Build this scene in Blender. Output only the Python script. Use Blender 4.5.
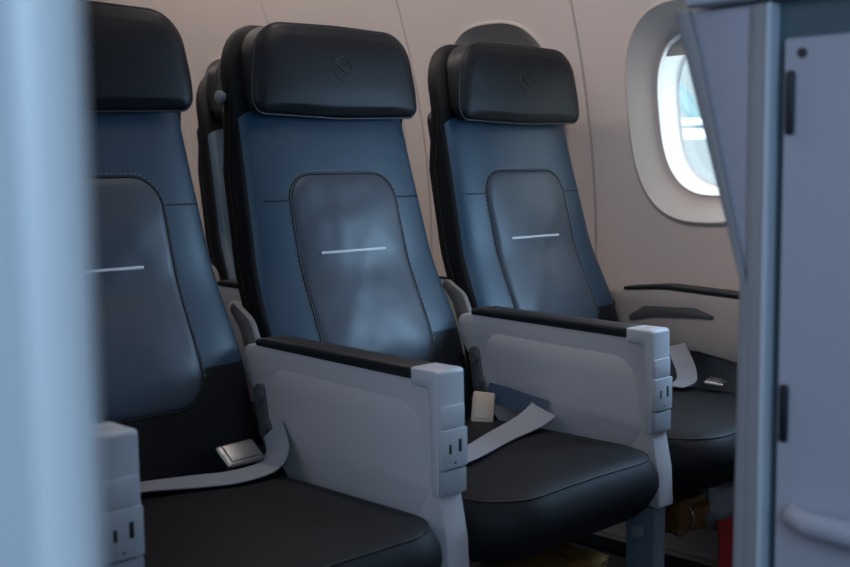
import bpy, bmesh, math, random
from mathutils import Vector, Matrix
from mathutils.geometry import tessellate_polygon
random.seed(4)
for o in list(bpy.data.objects): bpy.data.objects.remove(o)
S = bpy.context.scene
COL = S.collection

# ------------------------------------------------------------------ camera
cam_d = bpy.data.cameras.new('camera'); cam = bpy.data.objects.new('camera', cam_d); COL.objects.link(cam)
S.camera = cam
yaw, pit, rol = math.radians(45.329), math.radians(5.822), math.radians(-0.637)
rt0 = Vector((math.sin(yaw), -math.cos(yaw), 0))
fw = Vector((math.cos(yaw)*math.cos(pit), math.sin(yaw)*math.cos(pit), -math.sin(pit)))
up0 = rt0.cross(fw)
rt = rt0*math.cos(rol) + up0*math.sin(rol)
up = up0*math.cos(rol) - rt0*math.sin(rol)
CAM = Vector((-.6138, -1.0972, .9246))
m = Matrix((rt, up, -fw)).transposed().to_4x4(); m.translation = CAM
cam.matrix_world = m
cam_d.sensor_width = 36; cam_d.lens = 1142*36/850
cam_d.clip_start = .02
cam_d.dof.use_dof = True; cam_d.dof.focus_distance = 2.12; cam_d.dof.aperture_fstop = 5.6

# ------------------------------------------------------------------ world, lights, exposure
W = bpy.data.worlds.new('daylight'); S.world = W; W.use_nodes = True
bg = W.node_tree.nodes['Background']
bg.inputs['Color'].default_value = (.86, .95, 1, 1); bg.inputs['Strength'].default_value = 4
S.view_settings.view_transform = 'Standard'; S.view_settings.look = 'None'
S.view_settings.gamma = 1; S.view_settings.use_curve_mapping = False
S.view_settings.exposure = 0
def area(name, loc, target, sx, sy, power, color):
    d = bpy.data.lights.new(name, 'AREA'); d.shape = 'RECTANGLE'; d.size = sx; d.size_y = sy
    d.energy = power; d.color = color
    o = bpy.data.objects.new(name, d); COL.objects.link(o); o.location = loc
    o.rotation_euler = (Vector(target)-Vector(loc)).to_track_quat('-Z', 'Y').to_euler()
    return o
area('entry_door_daylight', (-1.3, -2.1, 1.45), (.3, 0, .8), .8, 1.0, 17, (.48, .72, 1))
for k, y in enumerate((-.229, -.762, -1.295, -1.828)):     # daylight of the windows ahead of the row
    area('window_daylight', (1.655, y, 1.03), (.6, y+.25, .85), .26, .34, 9, (.38, .66, 1))
area('overhead_fill', (.2, 1.6, 2.02), (.2, 1.6, 0), .5, 3.0, 8, (1, .87, .80))  # added warm fill over the whole cabin, not a ceiling lamp
area('sidewall_wash_light', (.95, 1.0, 1.86), (1.6, 1.0, 1.0), 3.2, .15, 44, (1, .86, .79))
area('aisle_fill', (-1.5, .2, 1.6), (.6, .2, .6), 1.6, .8, 5, (.80, .85, 1))  # added fill for the aisle-facing arm and cabinet sides, no lamp there

# ------------------------------------------------------------------ materials
def mat(name, col, rough=.5, metal=0, spec=.5, bump=0, bscale=60, bdist=.002, var=0, vscale=4, coat=0, detail=3, sheen=0):
    M = bpy.data.materials.new(name); M.use_nodes = True
    nt = M.node_tree; b = nt.nodes['Principled BSDF']
    b.inputs['Base Color'].default_value = (*col, 1); b.inputs['Roughness'].default_value = rough
    b.inputs['Metallic'].default_value = metal; b.inputs['Specular IOR Level'].default_value = spec
    if coat: b.inputs['Coat Weight'].default_value = coat; b.inputs['Coat Roughness'].default_value = .3
    if sheen: b.inputs['Sheen Weight'].default_value = sheen
    tc = nt.nodes.new('ShaderNodeTexCoord')
    if bump:
        n = nt.nodes.new('ShaderNodeTexNoise'); n.inputs['Scale'].default_value = bscale; n.inputs['Detail'].default_value = detail
        bp = nt.nodes.new('ShaderNodeBump'); bp.inputs['Strength'].default_value = bump; bp.inputs['Distance'].default_value = bdist
        nt.links.new(tc.outputs['Object'], n.inputs['Vector']); nt.links.new(n.outputs['Fac'], bp.inputs['Height'])
        nt.links.new(bp.outputs['Normal'], b.inputs['Normal'])
    if var:
        n = nt.nodes.new('ShaderNodeTexNoise'); n.inputs['Scale'].default_value = vscale; n.inputs['Detail'].default_value = 4
        r = nt.nodes.new('ShaderNodeMapRange'); r.inputs[3].default_value = 1-var; r.inputs[4].default_value = 1+var
        mx = nt.nodes.new('ShaderNodeMix'); mx.data_type = 'RGBA'; mx.blend_type = 'MULTIPLY'; mx.inputs[0].default_value = 1
        mx.inputs[6].default_value = (*col, 1)
        nt.links.new(tc.outputs['Object'], n.inputs['Vector']); nt.links.new(n.outputs['Fac'], r.inputs[0])
        nt.links.new(r.outputs[0], mx.inputs[7]); nt.links.new(mx.outputs[2], b.inputs['Base Color'])
    return M
NAVY = mat('navy leather', (.010, .044, .083), .40, spec=.5, bump=.2, bscale=9, bdist=.004, var=.12)
PADM = mat('slate leather pad', (.036, .055, .080), .40, spec=.5, bump=.55, bscale=11, bdist=.012, var=.10, detail=1)
BLACK = mat('black leather', (.0032, .0050, .0078), .46, spec=.27, bump=.25, bscale=18, bdist=.003)
SEATM = mat('charcoal leather seat', (.0068, .0080, .0105), .60, spec=.22, bump=.2, bscale=12, bdist=.004, var=.1)
SHELL = mat('black upholstered shell', (.004, .005, .006), .6, spec=.22, bump=.2, bscale=300, bdist=.001)
THREAD = mat('grey thread', (.20, .245, .29), .7)
THREADD = mat('dark thread', (.03, .036, .042), .7)
PIPE = mat('black piping', (.005, .006, .008), .5)
SILVER = mat('silver strip', (.80, .84, .90), .35, spec=.6)
EMB = mat('embossed leather', (.004, .005, .007), .5)
GREYP = mat('light grey plastic', (.47, .46, .48), .5, spec=.4, var=.03, vscale=6)
GREYL = mat('pale grey plastic rim', (.56, .56, .58), .45, spec=.4)
CAPM = mat('satin silver grey cap', (.50, .53, .57), .36, spec=.5)
CAPD = mat('mid grey plastic', (.30, .33, .36), .4)
SOCK = mat('socket plate', (.43, .46, .49), .45)
HOLE = mat('socket hole', (.004, .004, .005), .6)
PADB = mat('black armrest pad', (.010, .012, .015), .5, bump=.3, bscale=400, bdist=.0005)
BRKT = mat('grey hinge plastic', (.07, .075, .08), .5)
BEIGE = mat('beige plastic', (.38, .345, .325), .5)
BUCK = mat('beige buckle', (.46, .37, .28), .4)
PIVOT = mat('grey pivot plastic', (.15, .145, .14), .5)
METAL = mat('brushed metal', (.38, .38, .38), .35, metal=1)
WEB = mat('grey belt webbing', (.26, .28, .315), .75, bump=.4, bscale=500, bdist=.0006)
WEBB = mat('navy belt underside', (.03, .055, .09), .7)
LEGM = mat('painted seat leg', (.17, .23, .28), .4, spec=.5)
DARKM = mat('dark frame metal', (.03, .034, .04), .5)
WALLM = mat('warm white sidewall', (.56, .50, .475), .55, spec=.35, bump=.06, bscale=500, bdist=.0004, var=.02, vscale=2)
REVEAL = mat('window reveal plastic', (.44, .40, .38), .45, spec=.4)
INNERM = mat('white inner window frame', (.85, .87, .88), .4)
SHADEM = mat('grey window shade', (.38, .37, .36), .6)
DADO = mat('grey dado panel', (.21, .22, .23), .55, var=.05)
CARPET = mat('dark carpet', (.02, .023, .03), .95, bump=.5, bscale=300, bdist=.002, var=.3, vscale=200)
CEILM = mat('ceiling panel', (.5, .5, .5), .6)
PART = mat('pale blue grey laminate', (.78, .82, .88), .45, spec=.4)
PARTT = mat('aluminium bullnose trim', (.90, .92, .95), .35, spec=.6)
CLOS = mat('blue grey cabinet laminate', (.46, .49, .59), .5, spec=.4, var=.02)
CLOSW = mat('lilac grey panel', (.46, .46, .55), .5)
CLOSS = mat('warm grey strip', (.31, .31, .33), .45)
CLOSL = mat('light edge trim', (.58, .64, .72), .4)
RECES = mat('teal grey gasket', (.07, .12, .15), .5)
HINGE = mat('black hinge', (.008, .012, .02), .45)
POUCH = mat('amber vest pouch', (.16, .075, .012), .5, bump=.5, bscale=30, bdist=.01, var=.3, vscale=20)
CLEARB = mat('grey plastic bag', (.30, .31, .32), .3, bump=.8, bscale=25, bdist=.01)
RED = mat('red nylon tag', (.42, .015, .02), .6)
OUTW = mat('white painted steel', (.8, .85, .88), .5)
OUTG = mat('shaded facade', (.24, .26, .265), .7, var=.1, vscale=.5)  # pale wall, its shade put into a darker base colour
OUTC = mat('pale teal steel', (.20, .30, .32), .5)
def glass():
    M = bpy.data.materials.new('acrylic pane'); M.use_nodes = True; nt = M.node_tree
    nt.nodes.remove(nt.nodes['Principled BSDF']); out = nt.nodes['Material Output']
    t = nt.nodes.new('ShaderNodeBsdfTransparent'); t.inputs[0].default_value = (.93, .97, .98, 1)
    g = nt.nodes.new('ShaderNodeBsdfGlossy'); g.inputs['Roughness'].default_value = .05
    mx = nt.nodes.new('ShaderNodeMixShader'); mx.inputs[0].default_value = .06
    nt.links.new(t.outputs[0], mx.inputs[1]); nt.links.new(g.outputs[0], mx.inputs[2]); nt.links.new(mx.outputs[0], out.inputs[0])
    return M
GLASS = glass()

# ------------------------------------------------------------------ helpers
def obj(name, bm, mt, parent=None, angle=40):
    bmesh.ops.recalc_face_normals(bm, faces=bm.faces)
    me = bpy.data.meshes.new(name); bm.to_mesh(me); bm.free()
    me.materials.append(mt)
    for p in me.polygons: p.use_smooth = True
    me.set_sharp_from_angle(angle=math.radians(angle))
    o = bpy.data.objects.new(name, me); COL.objects.link(o)
    if parent: o.parent = parent
    return o
def thing(name, label, cat, loc=(0, 0, 0), group=None):
    o = bpy.data.objects.new(name, None); COL.objects.link(o); o.location = loc
    o.empty_display_size = .05
    return tag(o, label, cat, group)
def tag(o, label, cat, group=None):
    o['label'] = label; o['category'] = cat
    if group: o['group'] = group
    return o
def struct(o): o['kind'] = 'structure'; return o
def loft(bm, rings, cap0=True, cap1=True, closed=True):
    V = [[bm.verts.new(p) for p in r] for r in rings]
    n = len(V[0])
    for a, b in zip(V, V[1:]):
        for i in range(n if closed else n-1):
            j = (i+1) % n
            bm.faces.new((a[i], a[j], b[j], b[i]))
    if cap0: bm.faces.new(V[0][::-1])
    if cap1: bm.faces.new(V[-1])
    return V
def fan(bm, ring, p):
    c = bm.verts.new(p)
    for i in range(len(ring)): bm.faces.new((ring[i], ring[(i+1) % len(ring)], c))
def box(bm, x0, x1, y0, y1, z0, z1, bev=0, seg=2):
    r = bmesh.ops.create_cube(bm, size=1)
    for v in r['verts']:
        v.co = Vector((x0 if v.co.x < 0 else x1, y0 if v.co.y < 0 else y1, z0 if v.co.z < 0 else z1))
    if bev:
        es = list({e for v in r['verts'] for e in v.link_edges})
        bmesh.ops.bevel(bm, geom=es, offset=bev, segments=seg, profile=.5, affect='EDGES')
def tube(bm, pts, r, n=8, closed=False, caps=True):
    pts = [Vector(p) for p in pts]; N = len(pts); rings = []
    ref = None
    for i, p in enumerate(pts):
        a = pts[(i-1) % N] if closed or i > 0 else p
        b = pts[(i+1) % N] if closed or i < N-1 else p
        t = (b-a).normalized()
        if ref is None: ref = Vector((0, 0, 1)) if abs(t.z) < .9 else Vector((1, 0, 0))
        u = (ref - t*ref.dot(t)).normalized(); w = t.cross(u); ref = u
        rr = r[i] if isinstance(r, (list, tuple)) else r
        rings.append([p + (u*math.cos(2*math.pi*k/n) + w*math.sin(2*math.pi*k/n))*rr for k in range(n)])
    if closed: rings.append(rings[0])
    if closed:
        V = [[bm.verts.new(q) for q in rg] for rg in rings[:-1]]; V.append(V[0])
        for a, b in zip(V, V[1:]):
            for i in range(n): bm.faces.new((a[i], a[(i+1) % n], b[(i+1) % n], b[i]))
    else: loft(bm, rings, caps, caps)
def roundpoly(pts, seg=8):
    """pts: (x, y, r) corners -> rounded closed outline"""
    out = []; N = len(pts)
    for i in range(N):
        p = Vector(pts[i][:2]); a = Vector(pts[i-1][:2]); b = Vector(pts[(i+1) % N][:2]); r = pts[i][2]
        u = (a-p).normalized(); w = (b-p).normalized()
        ang = u.angle(w)
        if r <= 1e-6 or ang > 3.1: out.append(p); continue
        d = min(r/math.tan(ang/2), .49*(a-p).length, .49*(b-p).length)
        r2 = d*math.tan(ang/2); c = p + (u+w).normalized()*(r2/math.sin(ang/2))
        s = p+u*d-c; e = p+w*d-c
        for k in range(seg+1):
            f = k/seg; th = s.angle(e)
            v = (s*math.sin((1-f)*th) + e*math.sin(f*th))/math.sin(th)
            out.append(c+v)
    return out
def densify(pts, step):
    out = []; N = len(pts)
    for i in range(N):
        a, b = pts[i], pts[(i+1) % N]; n = max(1, int((b-a).length/step))
        out += [a.lerp(b, k/n) for k in range(n)]
    return out
def inset(pts, d):
    """shrink a counter-clockwise or clockwise outline by d"""
    N = len(pts); A = sum(pts[i-1].x*pts[i].y - pts[i].x*pts[i-1].y for i in range(N)); s = 1 if A > 0 else -1
    out = []
    for i in range(N):
        t = (pts[(i+1) % N]-pts[i-1]).normalized(); out.append(pts[i] + Vector((-t.y, t.x))*d*s)
    return out
def prism_x(bm, outline, x0, x1, bev=.004):
    """outline in (y, z) extruded along x with softened rims"""
    a = inset(outline, bev)
    if bev:
        rings = [[(x0, p.x, p.y) for p in a], [(x0+bev*.3, p.x, p.y) for p in inset(outline, bev*.3)], [(x0+bev, p.x, p.y) for p in outline],
                 [(x1-bev, p.x, p.y) for p in outline], [(x1-bev*.3, p.x, p.y) for p in inset(outline, bev*.3)], [(x1, p.x, p.y) for p in a]]
    else: rings = [[(x0, p.x, p.y) for p in outline], [(x1, p.x, p.y) for p in outline]]
    V = loft(bm, rings, False, False)
    for rg, pts in ((V[0], rings[0]), (V[-1], rings[-1])):
        for tri in tessellate_polygon([[Vector(p) for p in pts]]):
            try: bm.faces.new([rg[i] for i in tri])
            except ValueError: pass
def ribbon(bm, path, wdirs, width, th=.0016):
    """flat strap along path; wdirs = width direction per point"""
    P = [Vector(p) for p in path]; rings = []
    # smooth resample
    def cr(L, i, f):
        p0, p1, p2, p3 = L[max(i-1, 0)], L[i], L[i+1], L[min(i+2, len(L)-1)]
        return .5*((2*p1)+(p2-p0)*f+(2*p0-5*p1+4*p2-p3)*f*f+(3*p1-p0-3*p2+p3)*f**3)
    Wd = [Vector(w).normalized() for w in wdirs]; Q = []; D = []
    for i in range(len(P)-1):
        for k in range(8): Q.append(cr(P, i, k/8)); D.append(cr(Wd, i, k/8).normalized())
    Q.append(P[-1]); D.append(Wd[-1])
    for i, q in enumerate(Q):
        t = (Q[min(i+1, len(Q)-1)]-Q[max(i-1, 0)]).normalized(); w = D[i]; w = (w-t*w.dot(t)).normalized(); n = t.cross(w)
        h = width/2
        rings.append([q-w*h-n*th*.5, q+w*h-n*th*.5, q+w*h+n*th*.5, q-w*h+n*th*.5])
    loft(bm, rings)
def dup(root, loc, label, group=None):
    r = root.copy(); COL.objects.link(r); r.location = loc; r['label'] = label
    if group: r['group'] = group
    for ch in list(root.children):
        c = ch.copy(); COL.objects.link(c); c.parent = r
        for g in list(ch.children):
            d = g.copy(); COL.objects.link(d); d.parent = c
    return r

# ------------------------------------------------------------------ cabin shell
PITCH = .521            # seat spacing across the row
ROW = .87               # seat pitch fore-aft
def Xw(z):              # curved sidewall
    d = z-.70
    return 1.62 - (1.85-math.sqrt(max(0, 1.85**2-d*d)))
b = bmesh.new(); box(b, -2.3, 1.75, -3.3, 4.4, -.06, 0); struct(obj('floor', b, CARPET))
b = bmesh.new(); box(b, -2.3, 1.75, -3.3, 4.4, 2.08, 2.14); struct(obj('ceiling', b, CEILM))
b = bmesh.new(); box(b, -2.36, -2.3, -3.3, 4.4, 0, 2.08); struct(obj('wall_left', b, WALLM))
b = bmesh.new(); box(b, -2.3, 1.75, -3.36, -3.3, 0, 2.08); struct(obj('wall_front', b, PART))
b = bmesh.new(); box(b, -2.3, 1.75, 4.4, 4.46, 0, 2.08); struct(obj('wall_rear', b, WALLM))
WZ, WA, WB, WN = 1.035, .186, .242, 2.7     # window centre height, half sizes, roundness
PW = .562; Y0 = .270                        # panel width, first window centre
def oval(a, bb, n=WN, N=64, off=0):
    out = []
    for k in range(N):
        t = 2*math.pi*(k+.5)/N; c, s = math.cos(t), math.sin(t)
        out.append((a*math.copysign(abs(c)**(2/n), c), bb*math.copysign(abs(s)**(2/n), s)))
    return out
ZB, ZT = .625, 1.72
b = bmesh.new()
for k in range(-7, 8):
    yc = Y0+PW*k; glazed = -1 <= k <= 5
    hw = PW/2
    N = 64
    ov = oval(WA, WB)
    def rect(h, zt, zb):
        out = []
        for (y, z) in ov:
            sc = 1e9
            if abs(y) > 1e-9: sc = min(sc, (h+.022 if y > 0 else h-.022)/abs(y))
            sc = min(sc, (zt-WZ)/z if z > 0 else (zb-WZ)/z)
            out.append((y*sc, z*sc))
        # snap nearest points to the corners
        for cy, cz in ((h+.022, zt-WZ), (.022-h, zt-WZ), (h+.022, zb-WZ), (.022-h, zb-WZ)):
            i = min(range(N), key=lambda q: (out[q][0]-cy)**2+(out[q][1]-cz)**2); out[i] = (cy, cz)
        return out
    ro = rect(hw, ZT, ZB); ri = rect(hw-.004, ZT, ZB)
    rings = [[(Xw(WZ+z)+.012, yc+y, WZ+z) for y, z in ro], [(Xw(WZ+z), yc+y, WZ+z) for y, z in ri]]
    for f in (.25, .5, .75, 1):
        rg = []
        for (y0, z0), (y1, z1) in zip(ri, ov):
            y, z = y0+(y1-y0)*f, z0+(z1-z0)*f; rg.append((Xw(WZ+z), yc+y, WZ+z))
        rings.append(rg)
    V = loft(b, rings, False, not glazed)
struct(obj('wall_right', b, WALLM, angle=30))
b = bmesh.new()   # lower sidewall and the cove above the windows
loft(b, [[(Xw(ZB)+.012, y, ZB), (1.615, y, .60), (1.60, y, .4), (1.585, y, .05), (1.585, y, 0)] for y in (-3.3, 4.4)], False, False, closed=False)
struct(obj('wall_lower', b, DADO))
b = bmesh.new()
loft(b, [[(Xw(ZT)+.012, y, ZT), (Xw(ZT)-.1, y, ZT+.03), (1.05, y, 1.80), (.75, y, 1.90), (.70, y, 2.08)] for y in (-3.3, 4.4)], False, False, closed=False)
struct(obj('trim_1', b, CEILM))
b = bmesh.new(); box(b, 1.560, 1.583, -1.5, 4.3, .002, .036, .003); struct(obj('baseboard_right', b, HINGE))
b = bmesh.new(); box(b, 1.556, 1.583, -1.5, 4.3, .0365, .041, .001); struct(obj('trim_2', b, METAL))
for k in range(-1, 6):
    yc = Y0+PW*k; n = k+2
    def rg(f, dx, zs=0): return [(Xw(WZ+z*f)+dx, yc+y*f, WZ+z*f) for y, z in oval(WA, WB)]
    b = bmesh.new()
    loft(b, [rg(1.02, .002), rg(1.008, -.005), rg(.99, -.006), rg(.97, .000), rg(.93, .014), rg(.88, .030), rg(.83, .044), rg(.79, .051), rg(.765, .053)], False, False)
    w = struct(obj('window_%d' % n, b, REVEAL))
    b = bmesh.new()
    loft(b, [rg(.765, .053), rg(.755, .050), rg(.745, .051), rg(.725, .075), rg(.70, .105), rg(.68, .112), rg(.655, .114)], False, False)
    obj('inner_frame', b, INNERM, w)
    b = bmesh.new()
    loft(b, [rg(.69, .113), rg(.69, .116)]); obj('window_pane', b, GLASS, w)
    b = bmesh.new()
    zs = WZ+WB*.52 if k < 1 else WZ-WB*.74
    pts = [p for p in rg(.735, .062) if p[2] > zs]
    loft(b, [[(x, y, z) for x, y, z in pts], [(x+.004, y, z) for x, y, z in pts]])
    sh = obj('window_shade', b, SHADEM, w)
    b = bmesh.new(); box(b, Xw(zs)+.053, Xw(zs)+.064, yc-.03, yc+.03, zs+.012, zs+.022, .003); obj('shade_grip', b, INNERM, w)

# ------------------------------------------------------------------ passenger seats
def fy(z):
    q = min(1, max(0, (.77-z)/.19))
    return .494 + .25*(z-.77) - .028*q*q*(3-2*q)
def wb(z):
    T = ((.40, .231), (.53, .2325), (.61, .231), (.68, .2265), (.80, .217), (.92, .209), (1.02, .204), (1.3, .200))
    for (a, p), (c, q) in zip(T, T[1:]):
        if z <= c: return p+(q-p)*max(0, z-a)/(c-a)
    return .2
ND = 3.8; DB = .044
def surf(x, z):
    q = min(abs(x)/wb(z), .999)
    return fy(z) + DB - DB*(1-q**ND)**(1/ND)
def csh(z): return .068-.042*min(1, max(0, z-.92)/.13)
def wsh(z):
    q = min(1, max(0, z-.92)/.13)
    return wb(z)+.006*q, .027+.002*q
def sup(w, d, n, N=56):
    out = []
    for k in range(N):
        t = 2*math.pi*k/N; c, s = math.cos(t), math.sin(t)
        out.append((w*math.copysign(abs(c)**(2/n), c), d*math.copysign(abs(s)**(2/n), s)))
    return out
def make_seat():
    t = thing('passenger_seat', '', 'seat')
    # backrest cushion
    b = bmesh.new(); rings = []
    zs = [.405, .412, .43] + [.43+.02*i for i in range(1, 30)] + [1.02, 1.03, 1.04, 1.046, 1.05]
    for z in zs:
        sh = 1
        if z < .43: sh = .90+.1*math.sqrt(max(0, 1-((.43-z)/.025)**2))
        if z > 1.02: sh = .75+.25*math.sqrt(max(0, 1-((z-1.02)/.032)**2))
        rings.append([(x, fy(z)+DB+y*(sh if sh < 1 else 1), z) for x, y in sup(wb(z)*sh, DB, ND)])
    fi = [k for k in range(56) if rings[9][k][1] - (fy(zs[9])+DB) <= -.55*DB]
    k0 = min(fi); k1 = max(fi); nlo = zs.index(.61) if .61 in zs else min(range(len(zs)), key=lambda i: abs(zs[i]-.61)); nhi = len(zs)-1
    loft(b, [r[k0:k1+1] for r in rings[nlo:nhi+1]], False, False, closed=False); back = obj('backrest', b, NAVY, t)
    b = bmesh.new(); loft(b, [r[k0:k1+1] for r in rings[:nlo+1]], False, False, closed=False); obj('lower_cover', b, BLACK, back)
    b = bmesh.new(); loft(b, [r[k1:]+r[:k0+1] for r in rings], False, False, closed=False); obj('side_gusset', b, BLACK, back)
    # slate centre pad
    ol = densify(roundpoly([(-.125, .912, .05), (.125, .912, .05), (.131, .555, .055), (-.131, .555, .055)], 10), .012)
    b = bmesh.new()
    def ringp(pts, h): return [(p.x, surf(p.x, p.y)-h, p.y) for p in pts]
    V = loft(b, [ringp(ol, -.002), ringp(ol, .0025), ringp(inset(ol, .003), .0045), ringp(inset(ol, .012), .006)], False, False)
    c = Vector((0, .735)); base = inset(ol, .012); rg = V[-1]
    for f in (.9, .78, .62, .45, .28, .12):
        nr = [b.verts.new(((c+(p-c)*f).x, surf((c+(p-c)*f).x, (c+(p-c)*f).y)-.006-.006*(1-f*f), (c+(p-c)*f).y)) for p in base]
        for i in range(len(rg)): b.faces.new((rg[i], rg[(i+1) % len(rg)], nr[(i+1) % len(rg)], nr[i]))
        rg = nr
    fan(b, rg, (0, surf(0, .735)-.0122, .735)); pad = obj('centre_pad', b, PADM, t)
    b = bmesh.new(); box(b, -.088, .068, surf(0, .775)-.0128, surf(0, .775)-.010, .7705, .7753, .0006); obj('label_strip', b, SILVER, pad)
    # piping and stitches round the pad
    b = bmesh.new(); o2 = inset(ol, -.003)
    tube(b, ringp(o2, .0005), .0024, 6, True); obj('piping', b, PIPE, back)
    b = bmesh.new(); o3 = inset(densify(ol, .0035), -.0078)
    acc = 0
    P = [Vector((p.x, surf(p.x, p.y)-.0006, p.y)) for p in o3]
    i = 0
    while i < len(P)-1:
        a = P[i]; e = P[i+1]
        if a.z > .60: tube(b, [a, a.lerp(e, .95)], .0009, 5)
        i += 2
    obj('stitching', b, THREAD, back)
    for s in (-1, 1):
        b = bmesh.new(); tube(b, [(s*x, surf(x, .868)-.0002, .868) for x in [.131+.0085*i for i in range(11 if s > 0 else 7)]], .0012, 5)
        obj('seam', b, PIPE, back)
    # back shell
    b = bmesh.new(); rings = []
    zs = [.40, .42] + [.44+.03*i for i in range(22)] + [1.085, 1.105, 1.125, 1.14, 1.155, 1.167, 1.176, 1.182, 1.185]
    for z in zs:
        w, th = wsh(z)
        if z > 1.075:
            q = (z-1.075)/.1105; w = w-.085+.085*math.sqrt(max(0, 1-q*q))
            if z > 1.15: th *= math.sqrt(max(.04, 1-((z-1.15)/.036)**2))
        rings.append([(x, fy(z)+csh(z)+y, z) for x, y in sup(w, th, 4)])
    loft(b, rings); sh = obj('back_shell', b, SHELL, t)
    for s in (-1, 1):
        b = bmesh.new()
        for i in range(42):
            z0 = .60+.011*i; w, th = wsh(z0); p = [(s*(w+.0002), fy(z)+csh(z)-th*.3, z) for z in (z0, z0+.006)]
            tube(b, p, .0008, 5)
        obj('shell_stitching', b, THREADD, sh)
    # headrest
    ol = densify(roundpoly([(-.197, 1.022, .026), (-.197, 1.07, .3), (-.178, 1.180, .070), (0, 1.184, 1), (.178, 1.180, .070), (.197, 1.07, .3), (.197, 1.022, .026), (0, 1.016, 1)], 10), .012)
    b = bmesh.new(); YH = .522
    def rh(d, f): return [(p.x, f(p.y), p.y) for p in inset(ol, d)]
    yb = lambda z: max(YH+.03, fy(z)-.006)
    V = loft(b, [rh(.012, lambda z: yb(z)+.004), rh(.002, yb), rh(0, lambda z: YH+.02), rh(0, lambda z: YH+.010), rh(.001, lambda z: YH+.006), rh(.006, lambda z: YH+.002), rh(.016, lambda z: YH-.002)], True, False)
    c = Vector((0, 1.10)); base = inset(ol, .016); rg = V[-1]
    def yh(x, z): return YH-.002-.007*max(0, 1-abs(x/.185)**4)*max(0, 1-abs((z-1.10)/.072)**3)
    for f in (.95, .9, .84, .76, .66, .55, .43, .3, .15):
        nr = []
        for p in base: q = c+(p-c)*f; nr.append(b.verts.new((q.x, yh(q.x, q.y), q.y)))
        for i in range(len(rg)): b.faces.new((rg[i], rg[(i+1) % len(rg)], nr[(i+1) % len(rg)], nr[i]))
        rg = nr
    fan(b, rg, (0, yh(0, 1.10), 1.10)); hd = obj('headrest', b, BLACK, t)
    b = bmesh.new(); tube(b, [(p.x, YH+.009, p.y) for p in inset(ol, -.0006)], .0022, 6, True); obj('piping', b, PIPE, hd)
    b = bmesh.new()
    P = [Vector((p.x, YH+.018, p.y)) for p in inset(densify(ol, .0035), -.0004)]
    for i in range(0, len(P)-1, 2): tube(b, [P[i], P[i].lerp(P[i+1], .9)], .0008, 5)
    obj('stitching', b, THREADD, hd)
    # embossed round emblem with a rising crane
    b = bmesh.new(); ye = yh(0, 1.106)+.0002; cz = 1.106; R = .0215
    tube(b, [(R*math.cos(a*math.pi/24), ye, cz+R*math.sin(a*math.pi/24)) for a in range(48)], .0014, 6, True)
    def st(pts, rad): tube(b, [(x, ye-.0002, cz+z) for x, z in pts], rad, 6)
    st([(-.017, .010), (-.010, .004), (-.003, -.001), (.005, -.006), (.010, -.012)], [.0006, .0012, .0018, .0015, .0006])
    st([(-.002, -.001), (.004, .004), (.009, .010), (.012, .015)], [.0014, .0018, .0012, .0005])
    st([(.001, -.003), (.008, .001), (.014, .005), (.018, .008)], [.0014, .0016, .0011, .0005])
    st([(.003, -.005), (.010, -.003), (.016, -.001), (.020, .000)], [.0012, .0014, .001, .0005])
    st([(.006, -.008), (.001, -.013), (-.003, -.018)], [.0010, .0008, .0005])
    obj('emblem', b, EMB, hd)
    # seat cushion
    b = bmesh.new()
    cpl = densify(roundpoly([(-.227, .395, .03), (.227, .395, .03), (.227, -.075, .105), (-.227, -.075, .105)], 12), .02)
    def cdome(x, y): return .014*max(0, 1-(abs(x)/.228)**2.2)*max(0, 1-(abs(y-.155)/.243)**4)
    rings = []
    for d, z in ((.06, .338), (.035, .340), (.020, .346), (.010, .358), (.003, .376), (0, .394), (.003, .412), (.010, .427), (.020, .437), (.034, .4435)):
        rings.append([(p.x, max(p.y, p.y) + (.03*max(0, (.40-z)/.08)*max(0, (.1-p.y)/.18)), z+(cdome(p.x, p.y) if z > .43 else 0)) for p in inset(cpl, d)])
    V = loft(b, rings, True, False); rg = V[-1]; c = Vector((0, .16)); base = inset(cpl, .034)
    for f in (.92, .82, .7, .56, .42, .28, .14):
        nr = []
        for p in base:
            q = c+(p-c)*f; nr.append(b.verts.new((q.x, q.y, .4445+cdome(q.x, q.y)+.0015*(1-f))))
        for i in range(len(rg)): b.faces.new((rg[i], rg[(i+1) % len(rg)], nr[(i+1) % len(rg)], nr[i]))
        rg = nr
    fan(b, rg, (0, .16, .446+cdome(0, .16)))
    cu = obj('seat_cushion', b, SEATM, t, 60)
    b = bmesh.new()
    q = [p for p in inset(cpl, .020)]
    k0 = min(range(len(q)), key=lambda i: (q[i].x-9)**2 if q[i].y < .05 else 99+q[i].y)
    loop = sorted([p for p in q if p.y < .10], key=lambda p: math.atan2(p.x, .12-p.y))
    tube(b, [(p.x, p.y, .4372+cdome(p.x, p.y)) for p in loop], .0017, 6); obj('seam', b, PIPE, cu)
    for o in [hd]+list(hd.children):
        for v in o.data.vertices: v.co.y += .085*(v.co.z-1.05)*max(0, min(1, (.56-v.co.y)/.03))
    return t
seat0 = make_seat()
ctr = lambda k: PITCH*(k+.5)
GF, GR = 'front row of leather seats', 'row of seats behind the front row'
seat0.location = (ctr(0), 0, 0)
seat0['label'] = 'aisle seat in the front row, its left side hidden by the pale partition'; seat0['group'] = GF
seat1 = dup(seat0, (ctr(1), .004, 0), 'dark leather middle seat of the front row, with round knob on its side')
seat2 = dup(seat0, (ctr(2), .004, 0), 'dark leather window seat of the front row, beside the sidewall', GF)
b = bmesh.new()
tube(b, [(-.205, .600, 1.052), (-.214, .600, 1.052), (-.215, .600, 1.052), (-.221, .600, 1.052), (-.223, .600, 1.052)], [.008, .008, .011, .011, .006], 14)
obj('side_knob', b, CAPD, seat1)['label'] = 'round grey side knob'
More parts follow.
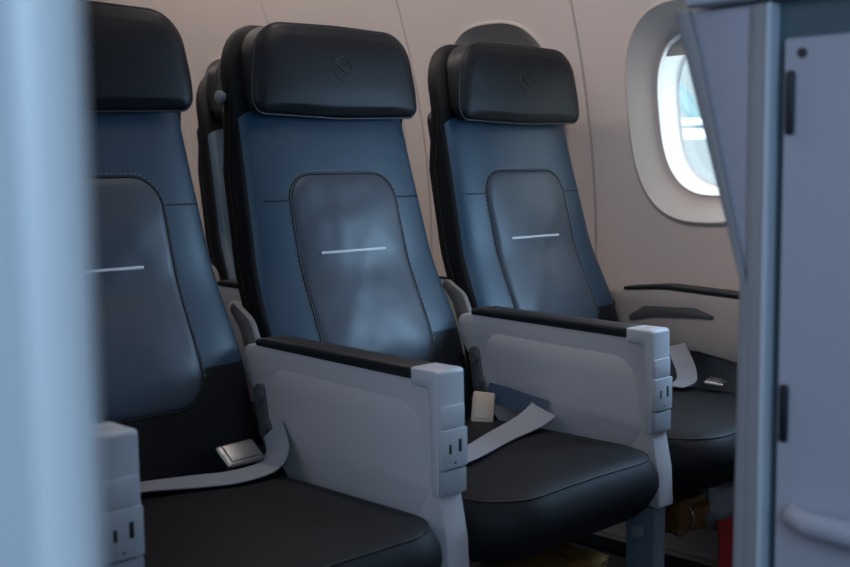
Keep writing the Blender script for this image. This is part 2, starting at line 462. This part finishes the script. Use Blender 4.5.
dup(seat0, (ctr(1), ROW, 0), 'black seat mostly hidden behind the front middle seat, one row back', GR)
rs = dup(seat0, (ctr(2), ROW, 0), 'black seat edge of the row behind, seen left of the middle headrest', GR)

for c in rs.children:
    if c.name.startswith('headrest'): c.location = (0, .01, .035)      # raised headrest

# ------------------------------------------------------------------ armrests between the seats
def make_arm():
    t = thing('armrest', '', 'armrest')
    b = bmesh.new()
    ol = roundpoly([(.012, .626, .004), (.43, .637, .006), (.466, .632, .022), (.462, .59, .02), (.408, .52, .03), (.395, .47, .03), (.34, .415, .02), (.06, .395, .03), (.034, .36, .03), (.020, .335, .004), (-.014, .330, .006), (-.010, .40, .05), (.003, .463, .004)], 6)
    prism_x(b, ol, -.0225, .0225, .004); body = obj('armrest_body', b, GREYP, t)
    olp = roundpoly([(.045, .590, .05), (.40, .604, .03), (.36, .500, .02), (.30, .420, .02), (.055, .420, .02), (.022, .470, .02)], 8)
    for s in (-1, 1):
        x0, x1 = sorted((s*.0222, s*.0232)); b = bmesh.new(); prism_x(b, olp, x0, x1, .0008); obj('side_panel', b, GREYP, t)
    b = bmesh.new()
    olp = roundpoly([(.058, .624, .003), (.425, .634, .004), (.428, .646, .008), (.40, .650, .02), (.058, .643, .003)], 5)
    prism_x(b, olp, -.0262, .0262, .006); obj('arm_pad', b, PADB, t)
    # front cap: upper block, its rim, socket plate and lower plate
    b = bmesh.new()
    olp = roundpoly([(.0, .643, .007), (.056, .643, .002), (.056, .618, .006), (.020, .616, .006), (.014, .462, .002), (.002, .462, .002), (-.001, .56, .02)], 5)
    prism_x(b, olp, -.0275, .0275, .005); cap = obj('front_cap', b, CAPM, t)
    b = bmesh.new(); box(b, -.0235, .0235, -.0035, .002, .560, .592, .002); obj('cover_plate', b, CAPM, t)
    b = bmesh.new(); box(b, -.026, .026, -.0065, .004, .502, .5585, .0025); so = obj('power_socket', b, SOCK, t)
    b = bmesh.new()
    box(b, -.0125, -.0078, -.0072, -.005, .524, .538, .0008); obj('socket_slot', b, HOLE, so)
    b = bmesh.new(); box(b, .007, .0128, -.0072, -.005, .5245, .543, .0008); obj('socket_slot', b, HOLE, so)
    b = bmesh.new(); tube(b, [(0, -.0072, .510), (0, -.005, .510)], .0016, 10); obj('indicator_dot', b, HOLE, so)
    b = bmesh.new(); box(b, -.0255, .0255, -.0045, .004, .464, .500, .002); obj('lower_plate', b, CAPD, t)
    # top dimple on the cap
    b = bmesh.new(); tube(b, [(0, .028, .6425), (0, .028, .6440)], .006, 14); obj('recline_button', b, GREYL, t)
    # hinge pieces at the rear
    b = bmesh.new()
    ol = roundpoly([(.405, .575, .01), (.432, .570, .015), (.425, .535, .012), (.418, .49, .01), (.385, .452, .01), (.36, .445, .01), (.378, .49, .01), (.395, .52, .01)], 5)
    prism_x(b, ol, -.029, -.0228, .002)
    tube(b, [(-.034, .412, .552), (-.0285, .412, .552)], .011, 16); tube(b, [(-.033, .398, .505), (-.0285, .398, .505)], .010, 16)
    obj('hinge_cover', b, BRKT, t)
    b = bmesh.new()
    ol = roundpoly([(.445, .630, .004), (.465, .672, .04), (.515, .700, .03), (.525, .685, .01), (.495, .655, .05), (.475, .60, .01), (.455, .60, .005)], 7)
    prism_x(b, ol, -.006, .006, .002); obj('pivot_bracket', b, PIVOT, t)
    return t
arm0 = make_arm(); GA = 'armrests of the front row'
arm0['label'] = 'near end armrest by the aisle, half hidden by the blurred partition'; arm0['group'] = GA
arm1 = dup(arm0, (PITCH, 0, 0), 'grey armrest between the aisle seat and the middle seat', GA)
arm2 = dup(arm0, (PITCH*2, 0, 0), 'grey armrest between the middle seat and the window seat', GA)
dup(arm0, (PITCH, ROW, 0), 'grey armrest end of the row behind, in the gap left of middle seat', 'armrests of the row behind')
dup(arm0, (PITCH*2, ROW, 0), 'grey armrest piece of the row behind, in the gap right of middle seat', 'armrests of the row behind')

# wall side armrest of the window seat
t = thing('wall_armrest', 'beige armrest with dark top strip on the sidewall by the window seat', 'armrest', (0, 0, 0))
b = bmesh.new()
ol = roundpoly([(.49, .622, .02), (.475, .638, .02), (.33, .648, .3), (.10, .638, .2), (-.06, .610, .1), (-.16, .56, .06), (-.16, .44, .02), (.02, .46, .06), (.13, .498, .08), (.24, .515, .1), (.36, .512, .05), (.47, .55, .05)], 8)
prism_x(b, ol, 1.545, 1.592, .006); obj('armrest_body', b, BEIGE, t)
b = bmesh.new()
ol = roundpoly([(.44, .6405, .002), (.33, .6500, .3), (.10, .640, .2), (-.06, .612, .1), (-.06, .618, .002), (.10, .6475, .2), (.33, .6575, .3), (.435, .6475, .003)], 8)
prism_x(b, ol, 1.543, 1.594, .002); obj('arm_pad', b, PADB, t)
b = bmesh.new()
ol = roundpoly([(.455, .562, .01), (.38, .607, .02), (.25, .612, .02), (.175, .590, .015), (.24, .590, .02), (.35, .584, .02)], 6)
prism_x(b, ol, 1.5425, 1.546, .001); obj('inset_panel', b, BRKT, t)['label'] = 'dark grey slanted inset'
b = bmesh.new(); tube(b, [(1.541, .468, .606), (1.546, .468, .606)], .008, 14); obj('screw_hole', b, HOLE, t)

# ------------------------------------------------------------------ seat frames under the cushions
def make_frame(x0, x1):
    t = thing('mounting_frame', '', 'frame')
    for y in (.17, .33):
        b = bmesh.new(); tube(b, [(x0, y, .305), (x1, y, .305)], .019, 14); obj('cross_beam', b, DARKM, t)
    for x in (.30, 1.055):
        b = bmesh.new()
        ol = roundpoly([(.008, .326, .004), (.070, .326, .004), (.066, .05, .03), (.10, .001, .004), (-.02, .001, .004), (.010, .05, .03)], 5)
        prism_x(b, ol, x-.018, x+.018, .003); lg = obj('front_leg', b, LEGM, t)
        b = bmesh.new(); tube(b, [(x-.024, .042, .278), (x-.0175, .042, .278)], .012, 6); obj('bolt', b, CAPD, lg)
        b = bmesh.new(); tube(b, [(x, .33, .29), (x, .42, .02)], .016, 12); obj('rear_leg', b, DARKM, t)
        b = bmesh.new(); tube(b, [(x, .07, .05), (x, .40, .05)], .010, 10); obj('brace', b, DARKM, t)
    return t
fr = make_frame(.01, 1.54); fr['label'] = 'blue grey metal frame and legs under the front row cushions'
fr2 = dup(fr, (0, ROW, 0), 'dark metal frame under the row behind the front seats')

# ------------------------------------------------------------------ belts
def belt(name_label, straps, buckle):
    t = thing('seat_belt', name_label, 'seat belt', (0, 0, 0), 'lap belts on the front row')
    for path, wd, w, mt in straps:
        b = bmesh.new(); ribbon(b, path, wd, w); obj('webbing', b, mt, t)
    (c, rx, rz, sp, bm_, sc) = buckle
    b = bmesh.new(); box(b, -.027, .027, -.021, .021, -.005, .005, .004, 3)
    M = Matrix.Translation(c) @ Matrix.Rotation(rz, 4, 'Z') @ Matrix.Rotation(rx, 4, 'X') @ Matrix.Rotation(sp, 4, 'Z') @ Matrix.Diagonal((sc, 1, 1, 1))
    b.transform(M); bk = obj('buckle', b, bm_, t)
    b = bmesh.new(); box(b, -.020, .020, -.014, .016, .0048, .0075, .001); b.transform(M); obj('buckle_flap', b, bm_, bk)
belt('pale grey lap belt with steel buckle lying across the aisle seat',
     [([(.488, .372, .505), (.474, .345, .478), (.43, .315, .4640), (.36, .300, .4645), (.30, .318, .4660), (.22, .350, .4665), (.12, .365, .462)],
       [(-.1, .8, -.5), (-.1, .9, -.25), (-.1, 1, 0), (.0, 1, .1), (.25, 1, .1), (.3, 1, 0), (0, 1, 0)], .050, WEB)],
     ((.408, .352, .482), math.radians(40), math.radians(6), 0, METAL, 1.4))
belt('pale belt looped over the middle seat cushion with a beige buckle',
     [([(.60, .12, .4615), (.70, .135, .4650), (.82, .175, .4655), (.92, .195, .472), (.970, .205, .482), (.998, .228, .476)],
       [(-.3, 1, 0), (-.3, 1, 0), (-.4, 1, .1), (-.4, .9, .25), (-.3, .9, .4), (-.1, .9, .3)], .050, WEB),
      ([(1.003, .225, .474), (.992, .26, .482), (.980, .30, .492), (.965, .335, .500)],
       [(-.1, .9, .5), (.1, .5, .9), (.1, .2, 1), (0, 0, 1)], .038, WEBB)],
     ((.938, .322, .476), math.radians(68), math.radians(-40), math.radians(82), BUCK, 1.1))
belt('lap belt on the window seat, its end hanging by the wall armrest',
     [([(1.528, .285, .528), (1.512, .262, .508), (1.494, .236, .480), (1.45, .21, .4680), (1.39, .20, .4665)],
       [(.6, -.8, .1), (.6, -.8, .1), (.5, -.8, .1), (.3, -1, 0), (.1, -1, 0)], .042, WEB)],
     ((1.470, .150, .470), math.radians(6), math.radians(20), 0, METAL, 1))

# ------------------------------------------------------------------ stowage under the seats
def bag(name, label, cat, c, s, mt, seed, strap=None):
    t = thing(name, label, cat, c)
    b = bmesh.new(); bmesh.ops.create_uvsphere(b, u_segments=28, v_segments=16, radius=1)
    rd = random.Random(seed); ph = [rd.uniform(0, 6) for _ in range(6)]
    for v in b.verts:
        p = v.co.copy(); q = Vector([math.copysign(abs(k)**.5, k) for k in p])
        w = 1+.05*math.sin(7*p.x+ph[0])+.05*math.sin(9*p.y+ph[1])+.05*math.sin(8*p.z+ph[2])
        v.co = Vector((q.x*s[0]*w, q.y*s[1]*w, q.z*s[2]*w))
    obj('pouch_body', b, mt, t)
    b = bmesh.new()
    for k in (-.45, .35):
        tube(b, [(s[0]*k, -s[1]*1.02*math.cos(a), s[2]*1.06*math.sin(a)) for a in [(-.5+i/10)*math.pi*.9 for i in range(11)]], .0025, 6)
    obj('cord', b, METAL, t)
bag('life_vest_pouch', 'amber life vest pouch with pale cords under the middle seat', 'pouch', (.80, .07, .255), (.11, .08, .024), POUCH, 1)
bag('life_vest_pouch', 'amber life vest pouch hanging under the window seat cushion', 'pouch', (1.205, .078, .272), (.055, .058, .034), POUCH, 2)
bag('plastic_bag', 'crumpled clear grey bag under the window seat beside the cabinet edge', 'bag', (1.350, .078, .262), (.065, .058, .050), CLEARB, 3)
b = bmesh.new(); ribbon(b, [(1.296, .008, .250), (1.298, .004, .20), (1.295, .006, .10), (1.297, .006, .012)], [(1, -.4, 0)]*4, .066, .003)
tag(obj('red_strap', b, RED), 'red strap hanging under the window seat by the cabinet edge', 'strap')

# ------------------------------------------------------------------ cabinet on the right
X = .35
t = thing('stowage_cabinet', 'pale blue grey cabinet with black hinges in the right foreground', 'cabinet', (0, 0, 0))
b = bmesh.new(); box(b, X+.022, 1.0, -1.7, -.552, .0, 1.09, .004); obj('cabinet_body', b, CLOS, t)
b = bmesh.new()     # tapered side gusset
prism_x(b, [Vector(p) for p in ((-.470, 1.07), (-.483, 1.03), (-.5455, .815), (-.5455, .0), (-.560, .0), (-.560, 1.07))], X+.006, X+.40, .002)
obj('gusset', b, CLOSW, t)
b = bmesh.new()
prism_x(b, [Vector(p) for p in ((-.468, 1.07), (-.481, 1.03), (-.5435, .815), (-.5375, .0), (-.5475, .0), (-.5535, .80), (-.497, 1.03), (-.485, 1.07))], X, X+.405, .0015)
obj('gusset_trim', b, CLOSS, t)
b = bmesh.new(); box(b, X, X+.02, -.566, -.5505, 0, 1.07, .002); obj('jamb', b, CLOSS, t)
b = bmesh.new(); box(b, X-.002, X+.02, -.5725, -.566, 0, 1.07, .002); obj('edge_trim', b, CLOSL, t)
b = bmesh.new(); box(b, X+.014, X+.022, -1.7, -.5728, 0, 1.07); obj('recess', b, RECES, t)  # dark teal sheet showing in the recess round the door
b = bmesh.new(); box(b, X, X+.0138, -1.25, -.5845, .03, 1.036, .003); dr = obj('cabinet_door', b, CLOS, t)
for z0, z1 in ((.668, .722), (.950, 1.007)):
    b = bmesh.new(); box(b, X-.005, X+.001, -.5965, -.5885, z0, z1, .0025, 3); obj('hinge', b, HINGE, dr)
b = bmesh.new(); tube(b, [(X-.002, -.6025, 1.022), (X+.001, -.6025, 1.022)], .0045, 12); obj('screw', b, DARKM, dr)
b = bmesh.new()
tube(b, [(X+.002, -.606, .603), (X-.012, -.612, .603), (X-.024, -.632, .603), (X-.026, -.68, .603), (X-.026, -.74, .603), (X-.022, -.77, .603), (X+.002, -.78, .603)], [.011, .012, .012, .012, .012, .012, .011], 14)
obj('door_handle', b, CLOS, dr)
b = bmesh.new(); box(b, X-.012, 1.0, -1.7, -.486, 1.0725, 1.16, .006); obj('counter_top', b, CLOSL, t)

# ------------------------------------------------------------------ partition on the left
t = thing('cabin_partition', 'blurred pale blue partition filling the left edge of the view', 'partition', (0, 0, 0))
b = bmesh.new(); box(b, -1.25, -.468, -.788, -.764, 0, 2.07); obj('partition_panel', b, PART, t)
b = bmesh.new()
tube(b, [(-.4575, -.776, .001), (-.4575, -.776, 2.07)], .0155, 20); obj('edge_trim', b, PARTT, t)

# ------------------------------------------------------------------ outside the window
t = thing('boarding_bridge', 'pale steel bridge railing seen through the right window', 'bridge', (0, 0, 0))
b = bmesh.new(); box(b, 6.0, 6.2, -2, 8, 1.185, 1.225, .01); obj('rail', b, OUTW, t)
b = bmesh.new(); box(b, 6.0, 6.2, -2, 8, 1.095, 1.155, .01); obj('rail', b, OUTW, t)
for y in range(-1, 8):
    b = bmesh.new(); tube(b, [(6.3, y*1.0, 1.0), (6.3, y*1.0+1.2, 2.4)], .06, 8); obj('diagonal_brace', b, OUTC, t)
b = bmesh.new(); box(b, 7.4, 7.6, -4, 14, -2, 4.5, .01); obj('side_panel', b, OUTG, t)  # facade added behind the rails to keep the pane from going white
